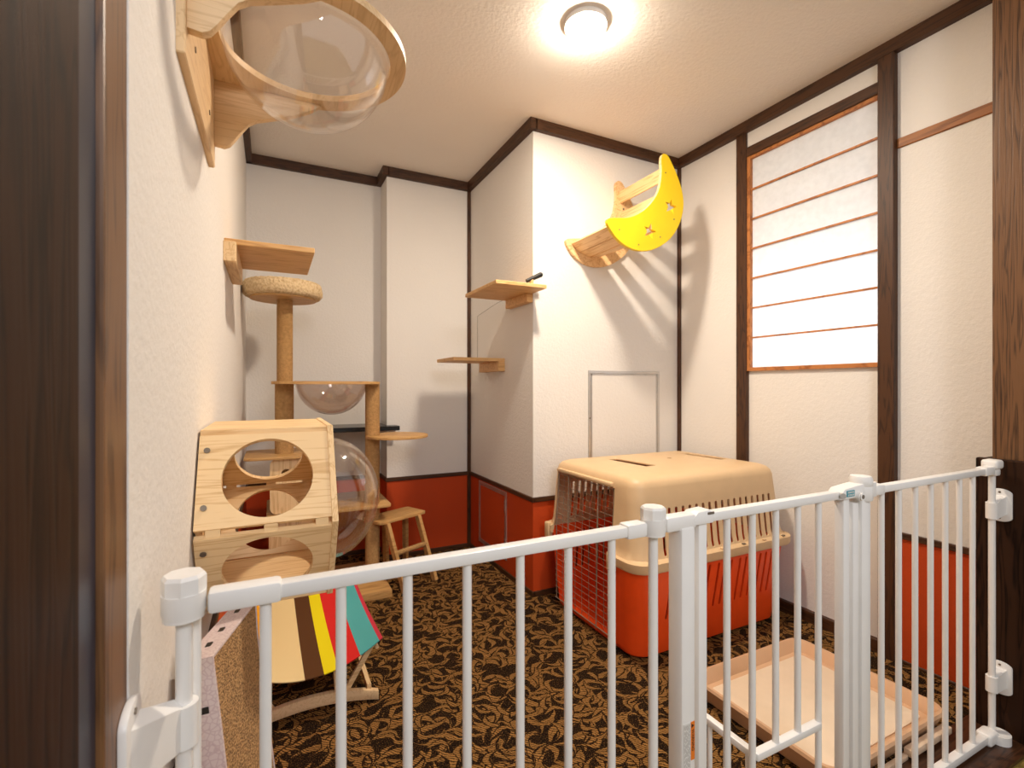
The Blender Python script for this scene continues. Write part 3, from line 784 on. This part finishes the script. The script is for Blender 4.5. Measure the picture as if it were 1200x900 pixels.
link('bracket', box(BM(), XL, XL+.034, 1.700, 2.090, 1.452, 1.513, .002, 1), PINEY, s3)
# teaser toy
ty = thing('cat_teaser', 'black handled cat teaser resting on upper cat step, string hanging down', 'cat toy', (1.13, 2.10, 1.563))
bm = BM(); cyl(bm, (1.122, 2.10, 1.588), (1.200, 2.10, 1.626), .0095, .0125, seg=20)
bmesh.ops.create_uvsphere(bm, u_segments=16, v_segments=8, radius=.0128, matrix=Matrix.Translation((1.200, 2.10, 1.626)))
link('handle', bm, BLACK, ty, 50)
link('stub', cyl(BM(), (1.148, 2.10, 1.563), (1.150, 2.10, 1.597), .010, seg=14), SHELFW, ty, 40)
bm = BM(); pts = [(1.186, 2.42, 1.545), (1.188, 2.60, 1.545), (1.190, 2.77, 1.53), (1.190, 2.81, 1.45), (1.190, 2.815, 1.235)]
pts = [(1.188, 2.50, 1.565), (1.188, 2.60, 1.56), (1.190, 2.895, 1.525), (1.190, 2.900, 1.51), (1.190, 2.90, 1.245)]
for a, b in zip(pts, pts[1:]): cyl(bm, a, b, .0011, seg=6)
cyl(bm, (1.150, 2.10, 1.566), pts[0], .0011, seg=6)
link('string', bm, SCREW, ty)
# black shelf in the recess
bs = thing('black_shelf', 'thin black lacquered ledge across the back wall recess', 'shelf', (.4, 3.1, .81))
bm = BM(); box(bm, .20, XP+.0, YP-.10, YB, .806, .832, .002, 1); box(bm, XP-.002, .700, YP-.10, YP, .806, .832, .002, 1)
link('ledge', bm, BLACKW, bs)

# ------------------------------------------------------------------ wall mounted clear bowl perch
WB = thing('cat_bowl_perch', 'wooden ring perch with clear bowl, high on left wall', 'cat perch', (XL, 1.11, 1.582))
link('wall_plate', box(BM(), XL-.002, XL+.012, .890, 1.330, 1.582, 1.96, .002, 1), BIRCH, WB)
cx, cy_, RO, RI = .062, 1.128, .214, .168
outer, inner = [], []
n = 96
for k in range(n):
    a = 2*pi*k/n; ca, sa = cos(a), sin(a)
    if ca < 0:
        t_ = min(1/max(abs(ca), 1e-6)*(cx-(XL+.012)), RO/max(abs(sa), 1e-6)); x, y = cx+t_*ca, cy_+t_*sa
    else: x, y = cx+RO*ca, cy_+RO*sa
    outer.append((x, y)); inner.append((cx+.012+RI*ca, cy_-.003+RI*sa))
link('ring_board', ring_board(BM(), outer, inner, 1.780, 1.794), BIRCH, WB, 30)
cor = [(-.118, 1.780), (-.118, 1.632), (-.098, 1.630), (-.087, 1.636), (-.076, 1.651), (-.063, 1.672), (-.048, 1.694), (-.030, 1.707), (.004, 1.720), (.05, 1.738), (.09, 1.760), (.115, 1.780)]
for y in (.914, 1.320):
    link('corbel', prism(BM(), cor, 'y', y-.009, y+.009, .001), BIRCHX, WB, 25)
# bowl
prof = [(RI+.004, .016), (RI-.002, .014)]
for k in range(1, 17): a = radians(90*k/16); prof.append(((RI-.002)*cos(a), .012-.160*sin(a)))
prof += [(r_*(1-.0028/.16), h_+(.0028 if r_ < .15 else .001)) for r_, h_ in prof[:1:-1]]
link('clear_bowl', lathe(BM(), prof, (cx+.012, cy_-.003, 1.780), 64), ACRYL, WB, 60)
for y, z in ((1.215, 1.655), (1.00, 1.655)): link('screw', cyl(BM(), (XL+.011, y, z), (XL+.0135, y, z), .005, seg=12), SCREW, WB)

# ------------------------------------------------------------------ hexagonal cat house on left wall
H = thing('cat_house', 'hexagonal pine cat house with round holes and clear side dome', 'cat house', (0, 1.28, .615))
hx0, hx1 = -.126, .122; th = .012
ym = 1.28; hexp = [(1.030, .800), (1.135, .985), (1.425, .985), (1.530, .800), (1.425, .615), (1.135, .615)]
HC = [(ym+(y-ym)*1.0, z) for y, z in hexp]
# side panels
link('side_panel', prism(BM(), [(ym+(y-ym)*.90, .8+(z-.8)*.90) for y, z in HC], 'x', hx0+.001, hx0+th, .001), PINEZ, H)
o = link('side_panel', prism(BM(), HC, 'x', hx1-th, hx1, .001), PINEZ, H)
cut(o, [cyl(BM(), (hx1-.05, ym, .797), (hx1+.05, ym, .797), .128, seg=64)])
def slant(name, a, b, hole=None, inset=0, mat=PINEX, gap=.012):
    """panel between two hexagon corners, inside the side panels"""
    a, b = Vector((0, a[0], a[1])), Vector((0, b[0], b[1])); d = (b-a).normalized(); c = Vector((0, ym, .8))
    nrm = Vector((0, -d.z, d.y)); 
    if (c-a).dot(nrm) < 0: nrm = -nrm
    a2 = a+d*gap+nrm*.003; b2 = b-d*gap+nrm*.003
    bm = BM()
    vs = []
    for x in (hx0, hx1-th):
        for q_ in (a2, b2, b2+nrm*th, a2+nrm*th): vs.append(bm.verts.new((x, q_.y, q_.z)))
    for f in ((0, 1, 2, 3), (7, 6, 5, 4), (0, 4, 5, 1), (1, 5, 6, 2), (2, 6, 7, 3), (3, 7, 4, 0)): bm.faces.new([vs[i] for i in f])
    bmesh.ops.recalc_face_normals(bm, faces=bm.faces)
    o = link(name, bm, mat, H)
    if hole:
        m_ = (a2+b2)/2; cx_ = (hx0+hx1)/2
        cut(o, [cyl(BM(), Vector((cx_-.002, m_.y, m_.z))-nrm*.05, Vector((cx_-.002, m_.y, m_.z))+nrm*.05, hole, seg=64)])
    return o
slant('front_panel', HC[0], HC[1], .082); slant('front_panel', HC[5], HC[0], .082)
slant('back_panel', HC[3], HC[2], .082); slant('back_panel', HC[4], HC[3], .082)
link('roof', box(BM(), hx0, hx1-th, 1.138, 1.422, .971, .983, .001, 1), PINEX, H)
link('floor_board', box(BM(), hx0+th, hx1-th, 1.138, 1.422, .617, .629, .001, 1), PINEX, H)
for y in (1.040, 1.520):
    for x in (hx0+.03, 0, hx1-.03): link('spacer', box(BM(), x-.012, x+.012, y-.004+(.006 if y < 1.2 else -.006), y+.004+(.006 if y < 1.2 else -.006), .786, .814), PINEX, H)
for z, yo in ((.95, 1.1515), (.845, 1.0925), (.765, 1.0815)):
    pass
def scr(x, y, z):
    nrm = Vector((0, -.87, .49 if z > .8 else -.49))
    p0 = Vector((x, y, z)); return link('screw', cyl(BM(), p0, p0+nrm*.0025, .0055, seg=14), SCREW, H)
for z in (.945, .845, .762):
    yy = 1.030+.105*abs(z-.8)/.185
    scr(hx0+.014, yy+.001, z)
prof = [(.156, 0), (.156, .002), (.147, .003)]
for k in range(1, 17): a = radians(90*k/16); prof.append((.146*cos(a), .003+.122*sin(a)))
prof += [(r_*(1-.0028/.146), h_-.0022) for r_, h_ in prof[:2:-1]]
link('clear_dome', lathe(BM(), prof, (hx1, ym, .797), 64, 'x'), ACRYL, H, 60)
for a in (45, 135, 225, 315): link('dome_screw', cyl(BM(), (hx1, ym+.149*cos(radians(a)), .797+.149*sin(radians(a))), (hx1+.005, ym+.149*cos(radians(a)), .797+.149*sin(radians(a))), .005, seg=12), ALU, H)
for y in (1.10, 1.46):
    pass

# ------------------------------------------------------------------ cat tree
CT = thing('cat_tree', 'tall sisal post cat tree with plush top basket and hanging clear bowl', 'cat tree', (.28, 2.72, 0))
link('base', box(BM(), -.02, .552, 2.480, 2.96, 0, .04, .004), OAKX, CT, 30)
P1, P2 = (.062, 2.70), (.486, 2.66)
link('sisal_post', cyl(BM(), (P1[0], P1[1], 1.095), (P1[0], P1[1], 1.507), .037, seg=32), SISAL, CT, 40)
link('sisal_post', cyl(BM(), (P1[0]-.002, P1[1], .04), (P1[0]-.002, P1[1], 1.083), .0435, seg=32), SISAL, CT, 40)
link('sisal_post', cyl(BM(), (P2[0], P2[1], .04), (P2[0], P2[1], 1.083), .0375, seg=32), SISAL, CT, 40)
# long platform holding the bowl
bcx, bcy, br = .288, 2.72, .178
poly = []
m = 64
outer = []; inner = []
for k in range(m):
    a = 2*pi*k/m; inner.append((bcx+(br-.006)*cos(a), bcy+(br-.006)*sin(a)))
    sx = .262*cos(a)/max(abs(cos(a)), abs(sin(a))*.262/.205); 
    # superellipse outer
    c, s = cos(a), sin(a); e = 5
    rr = 1/((abs(c)/.262)**e+(abs(s)/.215)**e)**(1/e)
    outer.append((.258+rr*c*.985, bcy-.0+rr*s))
link('bowl_platform', ring_board(BM(), outer, inner, 1.083, 1.096), OAKX, CT, 30)
prof = [(br+.006, .003), (br, 0)]
for k in range(1, 17): a = radians(90*k/16); prof.append((br*cos(a), -.174*sin(a)))
prof += [(r_*(1-.0028/.17), h_+.0022) for r_, h_ in prof[:1:-1]]
link('clear_bowl', lathe(BM(), prof, (bcx, bcy, 1.0965), 64), ACRYLT, CT, 60)
# plush basket
bx = (P1[0]-.006, P1[1])
prof = [(0, 0), (.150, 0), (.172, .004), (.181, .016), (.183, .040), (.180, .064), (.172, .076), (.158, .078), (.148, .070), (.144, .04), (.12, .02), (0, .018)]
o = link('basket', lathe(BM(), prof, (bx[0], bx[1], 1.512), 72), FLUFF, CT, 60)
for v in o.data.vertices:
    d = Vector((v.co.x-bx[0], v.co.y-bx[1]))
    if d.length > .1: k = 1+random.uniform(-.012, .012); v.co.x = bx[0]+d.x*k; v.co.y = bx[1]+d.y*k; v.co.z += random.uniform(-.0015, .0015)
link('basket_base', cyl(BM(), (bx[0], bx[1], 1.505), (bx[0], bx[1], 1.514), .152, seg=48), OAKX, CT, 40)
# round step
pts = circle_pts(.612, 2.63, .163, 64)
link('round_step', prism(BM(), pts, 'z', .797, .811, .002), OAKX, CT, 30)
# low platform and condo box beneath
link('low_platform', prism(BM(), rrect(-.02, .570, 2.565, 2.98, .03), 'z', .438, .452, .002), OAKX, CT, 30)
for x in (-.01, .258): link('condo_wall', box(BM(), x, x+.012, 2.60, 2.95, .04, .438, .001, 1), PINEZ, CT)
link('condo_wall', box(BM(), .002, .258, 2.938, 2.95, .04, .438), PINEZ, CT)
link('condo_front', prism(BM(), rrect(.002, .258, .05, .43, .03), 'y', 2.60, 2.612), PINEZ, CT)
# upper plate seen through the house
link('upper_platform', prism(BM(), rrect(-.115, .25, 2.56, 2.90, .03), 'z', .722, .736, .002), OAKX, CT, 30)
o = link('side_board', prism(BM(), rrect(-.005, .24, .455, .720, .03), 'y', 2.60, 2.612), PINEZ, CT)
cut(o, [prism(BM(), circle_pts(.066, .648, .022, 24), 'y', 2.55, 2.66)])

# ------------------------------------------------------------------ step stool
ST = thing('step_stool', 'small wooden step stool with sisal rung beside the cat tree', 'stool', (.66, 2.66, 0), radians(25.4))
# local frame: x along the long edge, y away from the camera
def SL(x, y, z): return (x, y, z)
R_ = Matrix.Rotation(-radians(25.4), 2)
def tol(wx, wy, z): v = R_ @ Vector((wx-.66, wy-2.66)); return (v.x, v.y, z)
bm = BM(); c = [tol(.507, 2.550, 0), tol(.790, 2.690, 0)]
x0 = c[0][0]; x1 = c[1][0]; y0 = (c[0][1]+c[1][1])/2
pts = rrect(x0, x1, y0, y0+.165, .018)
link('seat', prism(bm, pts, 'z', .350, .366, .002), OAKX, ST, 30, local=True)
def leg(wx0, wy0, z0, wx1, wy1, z1):
    a = tol(wx0, wy0, z0); b = tol(wx1, wy1, z1)
    bm = BM(); beam(bm, a, b, .020, .034, up=(0, 1, .3), bev=.002); return link('leg', bm, OAKX, ST, local=True)
leg(.545, 2.575, .352, .620, 2.490, .004); leg(.735, 2.668, .352, .810, 2.585, .004)
leg(.512, 2.660, .352, .475, 2.745, .044) if False else leg(.560, 2.700, .352, .590, 2.80, .004)
leg(.690, 2.770, .352, .715, 2.86, .004)
a = tol(.580, 2.535, .200); b = tol(.768, 2.628, .200)
link('sisal_rung', cyl(BM(), a, b, .014, seg=20), SISAL, ST, 40, local=True)

# ------------------------------------------------------------------ striped hammock
HM = thing('striped_hammock', 'low cat hammock of striped canvas slung on arched wooden feet', 'hammock', (.12, 1.88, 0))
me_bm = BM(); uvl = me_bm.loops.layers.uv.new('UV')
nx, ny = 36, 14; grid = []
XA, XB = -.118, .338
for j in range(ny+1):
    v = j/ny; row = []
    y = 1.665+.45*v; zr = .222+.075*v+.012*sin(pi*v)*-1
    for i in range(nx+1):
        u = i/nx; xx = XA+(XB-XA-.035*v)*u
        sag = .078*(1-(2*u-1)**2)*(1-.35*v); zz = zr-sag
        row.append(me_bm.verts.new((xx, y+.012*sin(pi*u)*(1 if v > .5 else -.3), zz)))
    grid.append(row)
for j in range(ny):
    for i in range(nx):
        f = me_bm.faces.new((grid[j][i], grid[j][i+1], grid[j+1][i+1], grid[j+1][i]))
        for lp_, (a, b) in zip(f.loops, ((i, j), (i+1, j), (i+1, j+1), (i, j+1))): lp_[uvl].uv = (a/nx, b/ny)
o = link('canvas_sling', me_bm, STRIPE, HM)
md = o.modifiers.new('s', 'SOLIDIFY'); md.thickness = .003; md.offset = 0; bake(o); shade(o.data, 60)
def foot(y):
    top = []; bot = []
    for k in range(21):
        u = k/20; x = -.10+.43*u; arch = 1-(2*u-1)**2
        top.append((x, .030+.036*arch)); bot.append((x, .0+.030*max(0, arch)**1))
    top[0] = (top[0][0], .022); 
    return link('foot', prism(BM(), top+bot[::-1], 'y', y-.010, y+.010, .0015), BIRCH, HM, 25)
foot(1.700); foot(2.08)
for y, dz in ((1.700, 0), (2.08, .060)):
    for sx in (1, -1):
        X = lambda d_: .115+sx*d_
        if sx == 1: link('leg', beam(BM(), (X(.085), y, .050), (X(.080), y, .140+dz*.6), .014, .022, up=(1, 0, 0), bev=.002), PINEX, HM)
        link('brace', beam(BM(), (X(.105), y+.016, .035), (X(.205 if dz == 0 else .175), y+.016, .196+dz), .012, .018, up=(1, 0, 0), bev=.002), PINEX, HM)
link('rod', cyl(BM(), (XA+.012, 1.675, .190), (XA+.012, 2.10, .262), .006, seg=14), PINEY, HM, 40)
link('rod', cyl(BM(), (XB-.016, 1.675, .188), (XB-.050, 2.10, .258), .006, seg=14), PINEY, HM, 40)
link('crossbar', beam(BM(), (.30, 1.70, .045), (.30, 2.08, .045), .014, .02), PINEY, HM)

# ------------------------------------------------------------------ cardboard scratcher leaning on the left wall
SC = thing('cardboard_scratcher', 'upright corrugated cardboard scratching board with pale printed edges', 'scratcher', (-.004, .965, .003), radians(-10))
SC.rotation_euler = (0, radians(-6.0), radians(-10))
# local frame: y along the board (0.28), x its thickness (0.052)
h0, h1 = .672, .640
def yz(bm, x0, x1, pts, bev=0): return prism(bm, pts, 'x', x0, x1, bev)
link('core', yz(BM(), -.017, .0195, [(-.135, .0), (.130, .0), (.115, h1-.20), (.112, h1-.06), (.125, h1-.006), (-.135, h0-.006)]), CORR, SC, local=True)
def cover(pts, nm='cover_edge'):
    return link(nm, yz(BM(), -.0210, .0210, pts, .0008), COVER, SC, local=True)
o = cover([(-.140, 0), (-.135, 0), (-.135, h0-.005), (.130, h1-.005), (.130, h1), (-.140, h0)], 'cover_edge')
for y in (-.085, -.02, .075):
    z = h0-(y+.14)*(h0-h1)/.27
    link('punched_hole', box(BM(), -.004, .004, y-.007, y+.007, z-.002, z+.0012), BLACK, SC, local=True)
link('punched_hole', box(BM(), -.002, .008, -.1405, -.138, .590, .600), BLACK, SC, local=True)
link('back_edge', yz(BM(), -.0210, .0210, [(.130, h1-.002), (.125, h1-.006), (.112, h1-.06), (.115, h1-.20), (.130, 0), (.135, 0), (.120, h1-.20), (.117, h1-.06)]), COVER, SC, local=True)

# ------------------------------------------------------------------ light
def light(name, typ, loc, energy, col, size=.1, rot=(0, 0, 0), sy=None):
    l = bpy.data.lights.new(name, typ); l.energy = energy; l.color = col
    if typ == 'AREA':
        l.size = size
        if sy: l.shape = 'RECTANGLE'; l.size_y = sy
    elif typ == 'POINT': l.shadow_soft_size = size
    o = bpy.data.objects.new(name, l); COL.objects.link(o); o.location = loc; o.rotation_euler = rot; return o
light('ceiling_lamp_light', 'AREA', (1.048, 1.495, ZC-.066), 17, (1, .86, .70), .11)
bpy.data.lights['ceiling_lamp_light'].shape = 'DISK'
light('window_daylight', 'AREA', (XR+.38, 1.39, 1.22), 9, (.84, .91, 1), .8, (0, radians(90), 0), .8)
light('hall_lamp_light', 'AREA', (.3, -1.3, 2.2), 20, (.93, .95, 1), .6, (radians(38), 0, radians(-5)))
W = bpy.data.worlds.new('hall_ambience'); S.world = W; W.use_nodes = True
W.node_tree.nodes['Background'].inputs[0].default_value = (1, .95, .92, 1); W.node_tree.nodes['Background'].inputs[1].default_value = .45

# ------------------------------------------------------------------ camera
cam = bpy.data.cameras.new('camera'); co = bpy.data.objects.new('camera', cam); COL.objects.link(co); S.camera = co
cam.sensor_width = 36; cam.lens = 36*569/1200; cam.clip_start = .02
co.location = (0, 0, 1.07); co.rotation_euler = (radians(90), 0, -radians(26.39))
cam.shift_y = 3.15/1200
cam.dof.use_dof = True; cam.dof.focus_distance = 1.3; cam.dof.aperture_fstop = 6.3
S.view_settings.view_transform = 'Standard'; S.view_settings.look = 'None'; S.view_settings.gamma = 1; S.view_settings.use_curve_mapping = False
S.view_settings.exposure = 0.38
